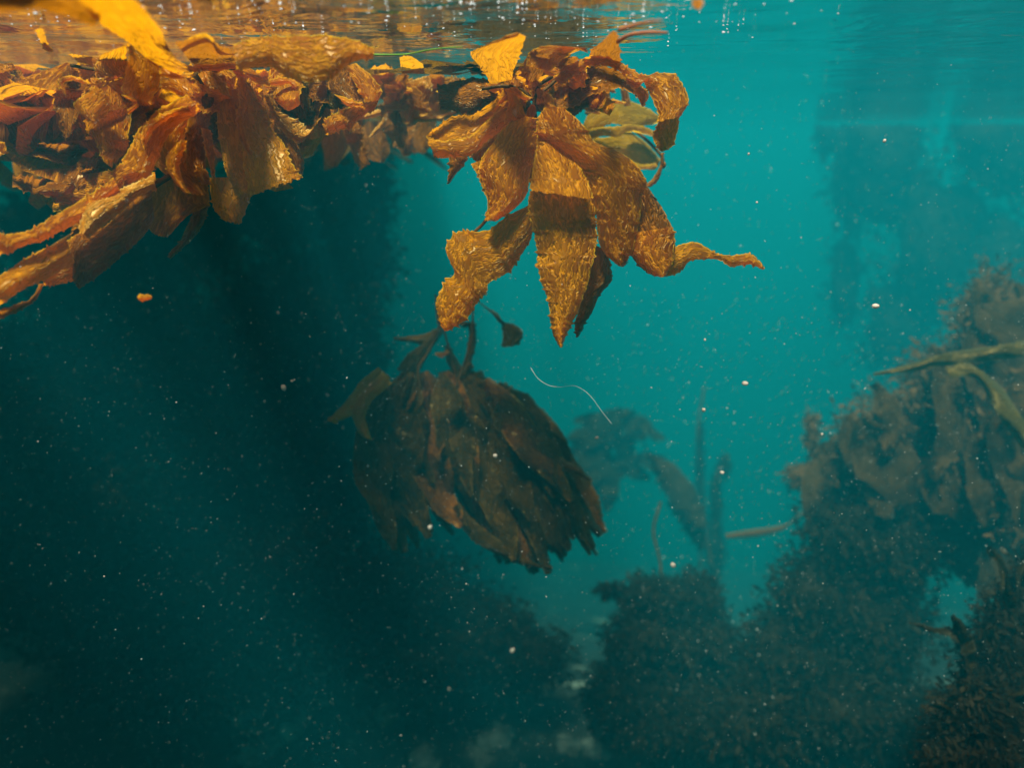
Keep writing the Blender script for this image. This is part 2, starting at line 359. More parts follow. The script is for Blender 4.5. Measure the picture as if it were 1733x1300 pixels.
# arched ribbon on the right ending in a curl
b([(930,130,948,142),(955,118,968,130),(974,106,984,121),(991,97,996,114),(1015,92,1015,110),(1046,101,1040,116),(1066,117,1058,131),(1089,127,1073,146)], (1.2,1.19), bulge=.012, seed=23)
b([(1058,114,1060,140),(1089,127,1076,150),(1110,123,1090,138),(1137,124,1096,150),(1156,140,1103,166),(1164,170,1112,190),(1152,196,1113,206)], (1.2,1.17), bulge=.02, seed=24)
b([(1163,172,1112,186),(1150,196,1113,205),(1147,222,1106,230),(1138,246,1110,246),(1122,256,1117,256)], (1.185,1.18), bulge=-.02, seed=25)
b([(1070,138,1082,142),(1075,155,1096,152),(1082,168,1098,164),(1086,180,1090,180)], 1.22, GOLD, seed=26)
b([(935,140,945,184),(962,128,972,180),(990,114,998,162),(1015,111,1025,152),(1042,117,1046,150),(1062,130,1068,156),(1078,150,1080,165)], (1.25,1.27), BROWN, bulge=-.02, seed=27)
b([(930,165,925,200),(960,155,965,200),(990,160,985,185),(1005,170,1002,178)], 1.3, BROWN, seed=28)
# small upright blades at the crown
b([(856,150,868,148),(860,172,880,172),(857,190,890,192),(856,207,893,200)], (1.18,1.17), bulge=-.015, mat=GOLD, seed=29)
b([(862,147,878,148),(872,158,892,160),(882,166,902,164),(888,172,905,163)], 1.175, GOLD, seed=30)
b([(917,152,920,153),(919,165,934,163),(922,176,940,178),(920,184,940,186)], 1.17, GOLD, seed=31)
tube(K, [(935,128),(915,142),(906,162),(904,185),(910,215)], 1.19, .0035)
tube(K, [(905,165),(930,145),(960,120),(1000,110)], 1.21, .003)
tube(K, [(905,170),(880,150),(850,145),(815,150)], 1.22, .003)
bladder(K, 899, 190, 1.18, .008)
bladder(K, 914, 158, 1.185, .006, 1.6, -.5)
b([(1002,412,1030,425),(1000,440,1034,445),(994,472,1033,476),(986,505,1013,503),(973,540,996,536),(971,556,985,556),(974,571,978,571)], (1.24,1.25), BROWN, seed=32)
tube(K, [(828,362),(818,378),(802,393)], 1.24, .003)

rng = random.Random(3)
for i in range(16):
    ribbon(K, rng.uniform(820, 1000), rng.uniform(105, 150), rng.uniform(.2, 2.9), rng.uniform(40, 90), rng.uniform(24, 46), rng.uniform(1.24, 1.33), rng.choice([BROWN, GOLD, GOLD]), 600 + i)
# translucent olive blades behind it
K2 = thing("giant_kelp", P(1050, 200, 1.75), "olive green translucent kelp showing through the gap under the arched orange ribbon", "kelp")
b = lambda rows, d, mat=OLIVE, **kw: blade(K2, rows, d, mat, tooth=.4, **kw)
b([(985,215,975,240),(1000,185,1008,225),(1025,178,1030,209),(1060,170,1066,212),(1095,182,1096,212),(1117,197,1114,208)], (1.7,1.75), ruf=.02, seed=40)
b([(990,220,985,245),(1015,215,1017,230),(1043,214,1045,231),(1068,210,1066,222),(1095,216,1102,230),(1112,226,1112,236)], (1.66,1.7), ruf=.02, seed=42)
b([(1000,232,1010,250),(1030,232,1045,258),(1060,222,1075,278),(1092,240,1100,287),(1112,262,1112,284),(1119,270,1116,275)], (1.72,1.75), ruf=.02, seed=43)
b([(1060,268,1065,278),(1085,278,1086,287),(1110,275,1112,281)], 1.7, seed=44)
b([(977,168,985,164),(984,182,1000,176),(1000,190,1015,186),(1014,193,1018,191)], 1.6, BRIGHT, seed=45)
b([(995,168,1003,172),(1012,152,1016,160),(1030,148,1032,155),(1040,150,1042,158)], 1.6, BROWN, seed=46)
b([(1024,150,1032,150),(1026,165,1034,166),(1028,178,1038,176)], 1.6, BROWN, seed=47)
b([(1030,172,1036,166),(1045,174,1048,170),(1058,175,1060,172)], 1.58, BRIGHT, seed=48)
b([(1050,150,1062,152),(1052,165,1066,166),(1056,180,1068,178)], 1.6, BROWN, seed=49)
b([(1119,258,1124,258),(1117,278,1123,280),(1106,300,1114,305),(1090,314,1100,317)], 1.5, BROWN, seed=50)
tube(K2, [(990,190),(1030,200),(1080,225),(1118,262),(1122,280)], 1.72, .004)
bladder(K2, 1122, 279, 1.5, .007, 1.1, 0, BROWN)

# thin strands at the surface
m_red = simple_mat("red_strand", (0.5, 0.16, 0.07), (0.62, 0.24, 0.10), 60, 0.5, 0.3)
m_grn = simple_mat("green_grass", (0.16, 0.34, 0.03), (0.24, 0.45, 0.05), 60, 0.4, 0.3)
o = tube(None, [(1046,70),(1062,60),(1085,55),(1110,54),(1129,55)], 1.3, .0032, m_red, "seaweed_strand", taper=.5)
tag(o, "short salmon red strand sticking out beside the topmost spike of the orange kelp", "strand")
o = tube(None, [(632,92),(660,92),(690,91),(725,84),(760,80),(783,79)], 1.35, .0018, m_grn, "seagrass_strand", taper=.4)
tag(o, "thin bright green grass strand floating under the surface", "seagrass")
o = tube(None, [(1048,50),(1075,42),(1100,36),(1122,33)], 1.2, .0028, m_red, "seaweed_strand", taper=.3)
tag(o, "faint reddish strand lying right against the underside of the surface", "strand")
o = blade(None, [(1172,-2,1190,-4),(1170,6,1188,8),(1176,14,1183,16)], .93, BROWN, name="kelp_scrap", seed=51)
tag(o, "small red brown scrap floating at the surface far from the kelp", "kelp scrap")
o = blade(None, [(232,502,234,507),(240,499,243,509),(250,498,253,507),(256,500,257,503)], 1.0, GOLD, name="kelp_scrap", seed=52)
tag(o, "tiny orange brown scrap drifting in dark water under the trailing kelp", "kelp scrap")

# ------------------------------------------------------------------ left canopy
LA = thing("giant_kelp", P(520, 110, 1.25), "golden kelp with one broad flat blade spread just under the surface", "kelp", "kelp of the floating canopy")
b = lambda rows, d, mat=GOLD, **kw: blade(LA, rows, d, mat, **kw)
b([(395,75,400,118),(440,62,455,112),(480,60,487,130),(520,58,530,138),(572,61,562,132),(606,68,592,108),(634,82,632,98)], (1.0,.98), BRIGHT, bulge=.015, seed=60)
b([(320,112,322,122),(360,108,362,119),(410,104,412,115),(455,98,458,110)], (1.1,1.2), GOLD, bulge=.01, seed=61)
b([(578,112,602,106),(592,128,628,128),(606,150,646,150),(618,172,640,170)], (1.26,1.22), GOLD, seed=62)
b([(575,116,590,114),(555,140,604,140),(560,155,612,160),(580,166,614,170)], (1.27,1.25), BROWN, seed=63)
b([(566,160,573,165),(585,164,588,178),(602,170,604,180),(613,172,615,176)], 1.22, BRIGHT, seed=64)
b([(550,150,570,150),(548,170,580,172),(555,184,578,186)], 1.3, DARKK, seed=65)
b([(646,158,632,190),(612,174,606,203),(580,188,590,216),(556,192,572,222),(546,200,552,228)], (1.26,1.22), GOLD, tooth=2, seed=66)
b([(446,160,460,158),(453,180,470,184),(462,202,485,194),(482,224,508,204),(508,241,526,218),(526,222,545,196)], (1.2,1.23), PALE, seed=67)
b([(460,135,540,130),(465,165,552,160),(480,188,548,188),(495,200,535,200)], 1.31, DARKK, bulge=.03, seed=68)
b([(455,134,458,146),(470,130,474,146),(488,130,490,142),(503,140,500,154)], 1.24, GOLD, seed=69)
b([(540,196,560,196),(530,212,575,210),(515,235,540,240),(508,255,520,258)], 1.5, BROWN, seed=70)
b([(380,110,400,104),(410,112,430,138),(430,118,470,150)], 1.28, GOLD, seed=71)
tube(LA, [(330,124),(400,112),(455,108),(520,104),(590,112)], 1.25, .005)
bladder(LA, 443, 78, 1.2, .01, 1.5, .2, BROWN)

LB = thing("giant_kelp", P(370, 160, 1.2), "brown kelp bunch with square ended torn blades hanging below the flat golden blade", "kelp", "kelp of the floating canopy")
b = lambda rows, d, mat=BROWN, **kw: blade(LB, rows, d, mat, **kw)
b([(402,130,414,130),(405,160,430,160),(401,190,451,190),(405,225,465,223),(411,260,486,255),(416,298,500,285),(425,332,512,299)], (1.2,1.15), BRIGHT, bulge=.015, seed=80, tooth=1.4)
b([(462,205,478,212),(468,235,503,245),(485,270,514,275),(496,297,510,298)], 1.24, BROWN, seed=81)
b([(400,184,416,181),(401,208,412,208),(409,240,420,240),(422,262,430,262)], (1.165,1.15), BRIGHT, seed=82)
b([(318,160,340,186),(278,180,302,212),(244,206,280,240),(225,240,266,272),(206,272,250,304)], (1.16,1.12), GOLD, bulge=.025, seed=83)
b([(318,178,322,190),(280,188,290,196),(250,206,258,222),(236,230,245,250)], (1.13,1.1), GOLD, seed=84)
b([(290,175,332,178),(263,228,312,235),(258,270,325,282),(290,302,340,312),(325,328,352,331)], (1.22,1.18), GOLD, seed=85)
b([(330,160,368,165),(318,212,352,215),(318,265,348,265),(340,312,356,312)], (1.21,1.16), BROWN, seed=86)
b([(362,150,402,150),(368,200,412,200),(374,250,432,250),(386,296,442,295),(400,332,428,326)], (1.22,1.2), GOLD, seed=87)
b([(350,300,422,300),(354,322,424,325),(362,352,420,350),(382,374,406,379)], (1.26,1.24), GOLD, seed=88)
b([(248,300,352,308),(248,340,352,345),(248,380,316,366),(262,397,284,402)], (1.30,1.28), GOLD, seed=89)
b([(326,338,356,340),(322,370,346,372),(308,402,326,404),(283,434,287,438)], 1.32, BROWN, seed=90)
b([(356,120,363,122),(360,140,381,142),(378,160,393,166)], 1.14, PALE, seed=91)
b([(395,122,406,128),(415,136,426,146),(431,162,437,170)], 1.14, PALE, seed=92)
b([(305,130,330,130),(300,160,345,165),(310,185,340,190)], 1.25, BROWN, seed=93)
b([(345,120,380,125),(340,160,385,160),(345,190,375,200)], 1.24, BROWN, seed=94)
b([(180,140,215,130),(205,165,235,150),(232,172,258,160),(250,178,262,176)], 1.2, GOLD, seed=95)
b([(340,215,356,220),(344,245,362,250),(352,275,362,280),(358,300,364,300)], 1.14, GOLD, seed=96)
b([(300,240,318,236),(280,270,305,275),(290,300,312,310),(310,325,325,328)], 1.13, GOLD, seed=97)
tube(LB, [(330,124),(345,150),(350,180)], 1.2, .004)
rng = random.Random(11)
for i in range(26):
    x = rng.uniform(240, 560); y = rng.uniform(95, 150)
    ribbon(LB, x, y, rng.uniform(1.2, 2.3), rng.uniform(80, 170) * (1 - .0012 * (x - 240)), rng.uniform(38, 70), rng.uniform(1.24, 1.5), rng.choice([BROWN, BROWN, GOLD]), 200 + i)

LC = thing("giant_kelp", P(260, 320, 1.15), "ragged brown kelp trailing down and away to the lower edge of the canopy", "kelp", "kelp of the floating canopy")
b = lambda rows, d, mat=BROWN, **kw: blade(LC, rows, d, mat, **kw)
b([(258,294,264,318),(222,310,232,334),(186,326,207,356),(152,336,175,382),(133,386,150,404)], (1.12,1.06), PALE, seed=100)
b([(262,290,266,322),(225,290,240,325),(180,290,210,335),(130,300,160,345),(78,322,95,345)], (1.2,1.25), GOLD, seed=101)
b([(255,312,262,372),(215,345,240,402),(170,388,207,432),(122,402,166,468),(122,470,132,488)], (1.14,1.1), BROWN, bulge=.02, seed=102)
b([(170,380,200,425),(115,404,150,462),(76,430,100,482),(70,470,76,484)], (1.13,1.1), GOLD, seed=103)
b([(192,300,203,322),(132,340,148,366),(80,372,96,396),(40,394,46,416),(-14,396,-12,434)], (1.1,1.0), GOLD, seed=104)
b([(112,404,126,442),(70,424,82,472),(30,448,46,488),(-14,476,-8,520)], (1.08,1.0), GOLD, seed=105)
b([(66,480,76,480),(50,506,58,510),(24,516,30,527),(-10,528,-6,542)], (1.1,1.0), BROWN, seed=106)
b([(210,395,240,398),(195,420,215,425),(165,440,182,446),(140,470,150,478)], 1.2, DARKK, seed=107)
b([(240,265,262,285),(205,275,225,310),(185,300,200,330)], 1.16, GOLD, seed=108)
tube(LC, [(300,290),(250,320),(190,350),(120,400),(40,450),(-10,490)], 1.16, .005)

LD = thing("giant_kelp", P(150, 120, 1.15), "bright yellow orange sunlit kelp tangle with small glowing blades at the surface", "kelp", "kelp of the floating canopy")
b = lambda rows, d, mat=GOLD, **kw: blade(LD, rows, d, mat, **kw)
b([(120,-12,215,-14),(138,4,248,20),(165,35,268,45),(213,68,288,82),(250,98,304,104),(298,126,345,116)], (.72,1.1), GOLD, bulge=.03, seed=110, wrinkle=.009, ruf=.02)
b([(-20,-25,-20,24),(60,-25,60,16),(112,-15,112,26),(168,20,162,44)], (.6,.82), BROWN, seed=111)
b([(215,72,262,98),(216,100,272,125),(207,148,256,170),(215,165,245,172)], (1.1,1.12), GOLD, seed=112)
b([(-20,150,62,160),(-15,200,104,214),(28,266,110,260),(48,290,72,290)], (1.3,1.36), BROWN, bulge=.03, seed=113)
b([(30,255,110,250),(40,275,105,268),(54,292,70,290)], (1.3,1.32), GOLD, seed=133)
b([(-20,236,8,240),(-20,268,15,258)], 1.15, BRIGHT, seed=114)
b([(160,145,184,160),(142,160,188,178),(124,178,180,195),(152,206,166,208)], 1.12, BRIGHT, bulge=.015, seed=115)
b([(98,134,104,142),(120,128,124,137),(145,135,147,142)], 1.12, BRIGHT, seed=116)
b([(97,135,103,134),(100,148,107,145),(111,163,114,161)], 1.12, BRIGHT, seed=117)
b([(300,76,305,82),(322,62,322,71),(350,56,352,64),(370,76,366,82),(390,85,388,92),(410,83,412,91),(420,98,416,101)], 1.12, BRIGHT, ruf=.003, tooth=.3, seed=118)
b([(295,70,330,112),(340,62,350,112),(380,80,385,112),(430,90,432,104)], 1.2, BROWN, seed=119)
b([(110,195,120,190),(118,225,140,222),(110,240,145,238),(112,255,118,256)], 1.3, GOLD, seed=120)
b([(270,115,282,110),(275,128,305,122),(300,134,330,126)], 1.09, BRIGHT, seed=121)
b([(60,50,70,45),(66,70,78,66),(78,86,90,88)], 1.15, GOLD, seed=123)
b([(175,90,215,75),(160,115,215,105),(180,130,220,125)], 1.2, GOLD, seed=124)
b([(-20,110,20,105),(-20,125,28,118)], 1.2, BRIGHT, seed=125)
b([(118,90,180,98),(130,102,205,112),(150,112,210,118)], 1.25, GOLD, seed=126)
b([(206,160,212,165),(230,168,235,178),(215,185,218,195)], 1.1, GOLD, seed=127)
b([(270,135,310,130),(275,150,345,150),(300,160,340,165)], 1.18, GOLD, seed=128)
for i in range(44):
    x = rng.uniform(-60, 330); y = rng.uniform(40, 170)
    ribbon(LD, x, y, rng.uniform(.6, 2.8), rng.uniform(70, 160), rng.uniform(34, 80), rng.uniform(1.15, 1.9), rng.choice([BROWN, BROWN, GOLD, GOLD, BRIGHT]), 240 + i)
for i in range(20):
    ribbon(LA, rng.uniform(330, 610), rng.uniform(80, 150), rng.uniform(.2, 2.6), rng.uniform(60, 120), rng.uniform(28, 55), rng.uniform(1.28, 1.45), rng.choice([BROWN, GOLD, GOLD]), 270 + i)
for i in range(12):
    ribbon(LC, rng.uniform(120, 300), rng.uniform(230, 330), rng.uniform(2.0, 2.9), rng.uniform(90, 170), rng.uniform(25, 50), rng.uniform(1.18, 1.4), rng.choice([BROWN, BROWN, GOLD]), 290 + i)
tube(LD, [(120,110),(170,118),(260,125),(330,130)], 1.2, .003)

LE = thing("giant_kelp", P(690, 160, 2.0), "pale hazy yellow kelp floating farther back between the brown bunch and the orange plant", "kelp", "kelp of the floating canopy")
b = lambda rows, d, mat=PALE, **kw: blade(LE, rows, (d[0] * .86, d[1] * .86) if isinstance(d, tuple) else d * .86, mat, tooth=.5, **kw)
b([(676,96,678,112),(695,94,696,116),(716,108,717,114)], 1.8, BRIGHT, seed=140)
b([(650,142,652,156),(675,143,676,158),(698,150,698,160)], 1.8, BRIGHT, seed=142)
b([(648,165,652,186),(670,158,676,186),(690,164,692,186),(702,172,700,182)], 1.85, PALE, seed=143)
b([(738,154,742,158),(758,148,748,162),(772,166,760,178),(778,182,774,184)], 1.7, BRIGHT, seed=144)
b([(690,196,694,204),(720,196,724,206),(755,192,756,202),(780,184,782,192)], 1.85, PALE, seed=145)
b([(650,198,654,208),(636,214,642,222),(624,230,627,233)], 1.8, PALE, seed=146)
b([(644,184,646,196),(625,188,626,200),(602,194,606,202)], 1.8, PALE, seed=147)
b([(648,195,660,180),(664,184,668,178),(690,190,684,200)], 1.9, BROWN, seed=148)
b([(690,155,700,190),(725,160,730,200),(760,165,765,192)], 2.05, GOLD, seed=149)
b([(610,205,640,205),(600,240,660,250),(620,270,650,275)], 2.2, BROWN, seed=150)
b([(660,200,740,200),(665,225,735,230),(690,255,720,260)], 2.3, BROWN, seed=151)
b([(540,215,600,205),(545,250,590,245),(555,280,570,282)], 2.1, BROWN, seed=152)
rng = random.Random(14)
for i in range(16):
    ribbon(LE, rng.uniform(590, 790), rng.uniform(95, 190), rng.uniform(-.4, 3.0), rng.uniform(60, 130), rng.uniform(24, 48), rng.uniform(1.5, 1.9), rng.choice([BROWN, PALE, GOLD, BROWN]), 330 + i)
tube(LE, [(600,190),(660,175),(720,175),(790,170)], 1.95, .005)

# ------------------------------------------------------------------ dark bunch hanging in mid water
DB = thing("giant_kelp", P(770, 640, 1.95), "dark brown bunch of long drooping blades hanging in mid water under the orange kelp", "kelp")
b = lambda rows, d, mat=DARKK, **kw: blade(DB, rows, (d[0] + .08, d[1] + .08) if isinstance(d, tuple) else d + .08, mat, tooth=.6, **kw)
rng = random.Random(5)
def leafy(x0, y0, xm, ym, x1, y1, wd, d, mat, seed):
    n = 8; cx = []; ph = rng.uniform(0, 6); am = rng.uniform(3, 9)
    for i in range(n):
        f = i / (n - 1); u = 1 - f
        x = u * u * x0 + 2 * u * f * xm + f * f * x1; y = u * u * y0 + 2 * u * f * ym + f * f * y1
        cx.append((x + am * math.sin(ph + f * 7) * f, y + am * .6 * math.cos(ph + f * 6) * f))
    wf = [.25, .7, .95, 1.0, .95, .85, .6, .18]; rows = []
    for i, (x, y) in enumerate(cx):
        p_, c_ = cx[max(0, i - 1)], cx[min(n - 1, i + 1)]
        dx, dy = c_[0] - p_[0], c_[1] - p_[1]; l = math.hypot(dx, dy) or 1
        h = wd * wf[i] / 2 * rng.uniform(.7, 1.15); tw = rng.uniform(-.35, .35)
        nx, ny = dy / l * math.cos(tw), -dx / l * math.cos(tw)
        p, q = (x + nx * h, y + ny * h), (x - nx * h, y - ny * h)
        r_ = (*p, *q) if p[0] < q[0] else (*q, *p)
        rows.append((*r_, math.sin(tw) * h / 600, -math.sin(tw) * h / 600))
    b(rows, d, mat, seed=seed, bulge=rng.uniform(-.01, .02), ruf=.03)
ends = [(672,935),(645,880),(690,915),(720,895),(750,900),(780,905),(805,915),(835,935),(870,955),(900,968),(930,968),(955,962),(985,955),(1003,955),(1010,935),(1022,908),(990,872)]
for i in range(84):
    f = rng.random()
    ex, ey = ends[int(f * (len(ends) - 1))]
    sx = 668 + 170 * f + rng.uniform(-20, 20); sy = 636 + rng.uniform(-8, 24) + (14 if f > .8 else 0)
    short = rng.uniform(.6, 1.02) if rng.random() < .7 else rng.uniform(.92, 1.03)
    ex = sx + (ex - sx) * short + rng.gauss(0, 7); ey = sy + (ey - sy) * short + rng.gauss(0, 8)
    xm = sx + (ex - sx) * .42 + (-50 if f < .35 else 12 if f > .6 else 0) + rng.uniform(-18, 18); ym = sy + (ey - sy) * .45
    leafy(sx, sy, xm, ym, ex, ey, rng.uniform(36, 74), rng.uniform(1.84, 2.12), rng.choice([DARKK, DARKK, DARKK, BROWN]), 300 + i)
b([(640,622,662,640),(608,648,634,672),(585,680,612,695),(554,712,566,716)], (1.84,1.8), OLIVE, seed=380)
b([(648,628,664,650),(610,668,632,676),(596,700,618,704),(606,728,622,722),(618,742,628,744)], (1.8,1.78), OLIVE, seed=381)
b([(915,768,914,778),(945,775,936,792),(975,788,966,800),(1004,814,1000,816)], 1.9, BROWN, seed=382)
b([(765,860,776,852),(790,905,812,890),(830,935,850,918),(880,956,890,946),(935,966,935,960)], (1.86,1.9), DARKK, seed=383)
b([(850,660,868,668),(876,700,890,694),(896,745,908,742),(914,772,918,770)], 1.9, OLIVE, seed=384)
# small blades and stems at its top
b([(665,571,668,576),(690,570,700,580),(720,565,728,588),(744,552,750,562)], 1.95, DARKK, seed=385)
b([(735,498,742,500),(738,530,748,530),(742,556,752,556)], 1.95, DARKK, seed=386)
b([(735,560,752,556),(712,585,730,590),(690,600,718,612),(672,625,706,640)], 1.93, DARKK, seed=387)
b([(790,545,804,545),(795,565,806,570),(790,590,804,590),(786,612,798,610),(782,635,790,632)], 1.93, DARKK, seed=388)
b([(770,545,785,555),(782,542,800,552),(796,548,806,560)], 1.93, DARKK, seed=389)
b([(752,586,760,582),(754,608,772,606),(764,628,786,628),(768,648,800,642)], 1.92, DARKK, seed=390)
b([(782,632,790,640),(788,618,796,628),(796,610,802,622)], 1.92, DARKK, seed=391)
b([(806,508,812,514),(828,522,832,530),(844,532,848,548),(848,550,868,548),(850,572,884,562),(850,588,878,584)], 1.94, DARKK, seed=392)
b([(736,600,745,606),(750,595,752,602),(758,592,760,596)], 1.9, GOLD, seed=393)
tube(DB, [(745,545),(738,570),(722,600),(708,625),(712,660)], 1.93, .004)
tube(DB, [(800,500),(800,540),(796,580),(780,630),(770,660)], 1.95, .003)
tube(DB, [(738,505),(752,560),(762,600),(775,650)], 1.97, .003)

# ------------------------------------------------------------------ drifting thread
th = simple_mat("white_thread", (0.8, 0.8, 0.75), (0.9, 0.9, 0.86), 60, 0.5)
o = tube(None, [(898,622),(910,640),(928,652),(948,655),(972,653),(990,662),(1003,675),(1014,690),(1026,706),(1036,718)], 1.25, .0002, th, "drifting_thread", 5)
tag(o, "fine curling white thread drifting in open water beside the dark bunch", "thread")

# ------------------------------------------------------------------ bushes of seaweed
def bush(name, ells, n, mat, label, cat="seaweed", lsize=(.07, .16), lw=.2, group=None, stems=(), seed=1, hang=.6, extra=None, core=.72):
    """ells: (px, py, rx, ry, depth, depth radius in metres) clumps of leaves"""
    rr = random.Random(seed)
    tot = sum(e[2] * e[3] for e in ells)
    e0 = ells[0]
    root = thing(name, P(e0[0], e0[1], e0[4]), label, cat, group)
    vs, fs = [], []
    for ei, e in enumerate(ells):
        k = int(n * e[2] * e[3] / tot)
        base = len(vs); nu, nv = 20, 12          # dense inner mass
        for j in range(nv + 1):
            bb = math.pi * j / nv
            for i in range(nu):
                aa = 2 * math.pi * i / nu
                q = Vector((math.sin(bb) * math.cos(aa), math.sin(bb) * math.sin(aa), math.cos(bb)))
                r_ = core * (1 + .35 * noise.noise(q * 1.6 + Vector((ei * 3.1 + seed, 0, 0))) + .3 * noise.noise(q * 4.5 + Vector((0, ei * 2.3, seed))))
                v = P(e[0] + q.x * e[2] * r_, e[1] - q.z * e[3] * r_, e[4] + q.y * e[5] * r_, False); v.z = min(v.z, -.04); vs.append(v)
        for j in range(nv):
            for i in range(nu):
                fs.append((base + j * nu + i, base + j * nu + (i + 1) % nu, base + (j + 1) * nu + (i + 1) % nu, base + (j + 1) * nu + i))
        for _ in range(k):
            q = Vector((rr.gauss(0, 1), rr.gauss(0, 1), rr.gauss(0, 1))).normalized()
            sh = 1 + .35 * noise.noise(q * 1.6 + Vector((ei * 3.1 + seed, 0, 0))) + .3 * noise.noise(q * 4.5 + Vector((0, ei * 2.3, seed)))
            rad = sh * (core + (1.12 - core) * rr.random() ** 1.6)
            ctr = P(e[0] + q.x * e[2] * rad, e[1] - q.z * e[3] * rad, e[4] + q.y * e[5] * rad, False)
            if ctr.z > -.04: continue
            dirv = (q * .8 + Vector((rr.gauss(0, .7), rr.gauss(0, .7), rr.gauss(0, .7) - hang * .5))).normalized()
            side = dirv.cross(Vector((rr.gauss(0, 1), rr.gauss(0, 1), rr.gauss(0, 1)))).normalized()
            nrm = dirv.cross(side)
            l = rr.uniform(*lsize); wd = l * lw * rr.uniform(.4, 1.3); bend = rr.uniform(-.4, .4) * l
            base = len(vs)
            for s_, ww in ((0, .4), (.5, 1)):
                m_ = ctr + dirv * (l * s_) + nrm * (bend * s_ * s_)
                vs.append(m_ - side * wd * ww); vs.append(m_ + side * wd * ww)
            vs.append(ctr + dirv * l + nrm * bend)
            fs += [(base, base + 1, base + 3, base + 2), (base + 2, base + 3, base + 4)]
    link_mesh("foliage", vs, fs, mat, root)
    for s_ in stems: tube(root, s_[0], s_[1], s_[2], STEM, ns=6)
    if extra: extra(root)
    return root

def drape(root, ells, n, mat, seed, d0, d1, wlo=30, whi=80, ang=(1.0, 2.4), llo=90, lhi=220):
    rr = random.Random(seed)
    for i in range(n):
        e = ells[i % len(ells)]
        a = rr.uniform(0, 6.28); r_ = math.sqrt(rr.random()) * .95
        ribbon(root, e[0] + math.cos(a) * e[2] * r_, e[1] + math.sin(a) * e[3] * r_ - 30, rr.uniform(*ang), rr.uniform(llo, lhi), rr.uniform(wlo, whi), e[4] - e[5] * rr.uniform(d0, d1), mat, seed * 100 + i)
RE = [(1690,560,85,110,2.95,.3),(1610,660,95,75,2.95,.3),(1700,690,90,80,2.85,.3),(1530,740,110,75,3.05,.3),(1650,790,120,80,2.95,.3),(1440,790,60,60,3.15,.25),(1540,820,120,50,3.15,.3)]
def strap(root):
    drape(root, RE, 46, WEEDR, 71, .5, 1.15, 40, 110, (0.6, 1.7), 130, 280)
    blade(root, [(1790,565,1790,592),(1690,585,1700,608),(1600,598,1606,618),(1530,618,1532,630),(1478,632,1480,636)], (2.2,2.3), DULL, tooth=.4, ruf=.02, seed=400)
    blade(root, [(1600,622,1610,640),(1640,618,1650,640),(1690,650,1672,672),(1725,700,1695,712),(1760,750,1730,760)], (2.2,2.15), DULL, tooth=.4, ruf=.02, seed=401)
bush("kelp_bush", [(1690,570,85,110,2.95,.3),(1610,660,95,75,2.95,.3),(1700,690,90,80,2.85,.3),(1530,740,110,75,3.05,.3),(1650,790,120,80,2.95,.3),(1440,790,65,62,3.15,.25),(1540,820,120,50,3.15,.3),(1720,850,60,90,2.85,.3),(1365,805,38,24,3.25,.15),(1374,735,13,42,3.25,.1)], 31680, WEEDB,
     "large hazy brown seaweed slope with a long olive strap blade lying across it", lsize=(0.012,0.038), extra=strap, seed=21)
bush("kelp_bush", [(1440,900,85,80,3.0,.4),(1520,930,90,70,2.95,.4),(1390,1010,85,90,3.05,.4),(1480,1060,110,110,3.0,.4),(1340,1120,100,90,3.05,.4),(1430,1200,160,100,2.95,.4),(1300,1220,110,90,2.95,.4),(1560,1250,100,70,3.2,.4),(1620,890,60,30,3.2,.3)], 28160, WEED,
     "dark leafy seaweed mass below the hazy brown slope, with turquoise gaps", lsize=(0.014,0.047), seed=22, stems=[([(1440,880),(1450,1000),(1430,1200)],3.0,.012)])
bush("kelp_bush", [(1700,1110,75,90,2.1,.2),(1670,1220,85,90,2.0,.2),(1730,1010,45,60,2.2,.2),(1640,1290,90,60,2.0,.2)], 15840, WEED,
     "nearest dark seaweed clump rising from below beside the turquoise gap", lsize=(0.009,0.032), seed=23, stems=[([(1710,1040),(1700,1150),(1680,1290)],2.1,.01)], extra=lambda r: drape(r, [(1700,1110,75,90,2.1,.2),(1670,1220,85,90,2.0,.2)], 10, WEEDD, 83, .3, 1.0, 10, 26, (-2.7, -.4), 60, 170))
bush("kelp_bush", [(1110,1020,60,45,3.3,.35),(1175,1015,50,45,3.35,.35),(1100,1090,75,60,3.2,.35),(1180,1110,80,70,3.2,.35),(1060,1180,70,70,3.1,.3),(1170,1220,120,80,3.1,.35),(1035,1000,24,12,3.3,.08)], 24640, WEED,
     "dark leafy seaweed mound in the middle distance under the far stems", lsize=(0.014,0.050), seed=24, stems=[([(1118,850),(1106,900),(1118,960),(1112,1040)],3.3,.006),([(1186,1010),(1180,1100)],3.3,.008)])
def far_kelp(pos, d, label, spans, seed, stem=None):
    root = thing("kelp_plant", P(pos[0], pos[1], d), label, "kelp")
    rr = random.Random(seed)
    for k, (x, y, ang, l, w_, n, sx, sy) in enumerate(spans):
        for i in range(n):
            ribbon(root, x + rr.uniform(-sx, sx), y + rr.uniform(-sy, sy), ang + rr.uniform(-.3, .3), l * rr.uniform(.6, 1.1), w_ * rr.uniform(.6, 1.2), d + rr.uniform(-.2, .2), WEEDD, seed * 50 + k * 20 + i)
    if stem: tube(root, stem, d, .006, STEM, ns=6)
far_kelp((1040, 740), 5.6, "faint feathery kelp plume arching over in the far turquoise haze", [(1062,705,2.4,110,34,9,22,14),(1040,730,2.2,120,36,9,30,20),(1065,710,.7,60,22,5,15,8),(1010,770,1.9,80,30,7,24,16),(1060,785,2.9,60,24,4,20,8),(1075,775,.2,50,20,3,10,6)], 25,
         [(1100,775),(1078,725),(1050,705),(1020,740),(990,800)])
root = thing("kelp_plant", P(1145, 830, 4.6), "faint brown mottled kelp blade slanting down in the far haze", "kelp")
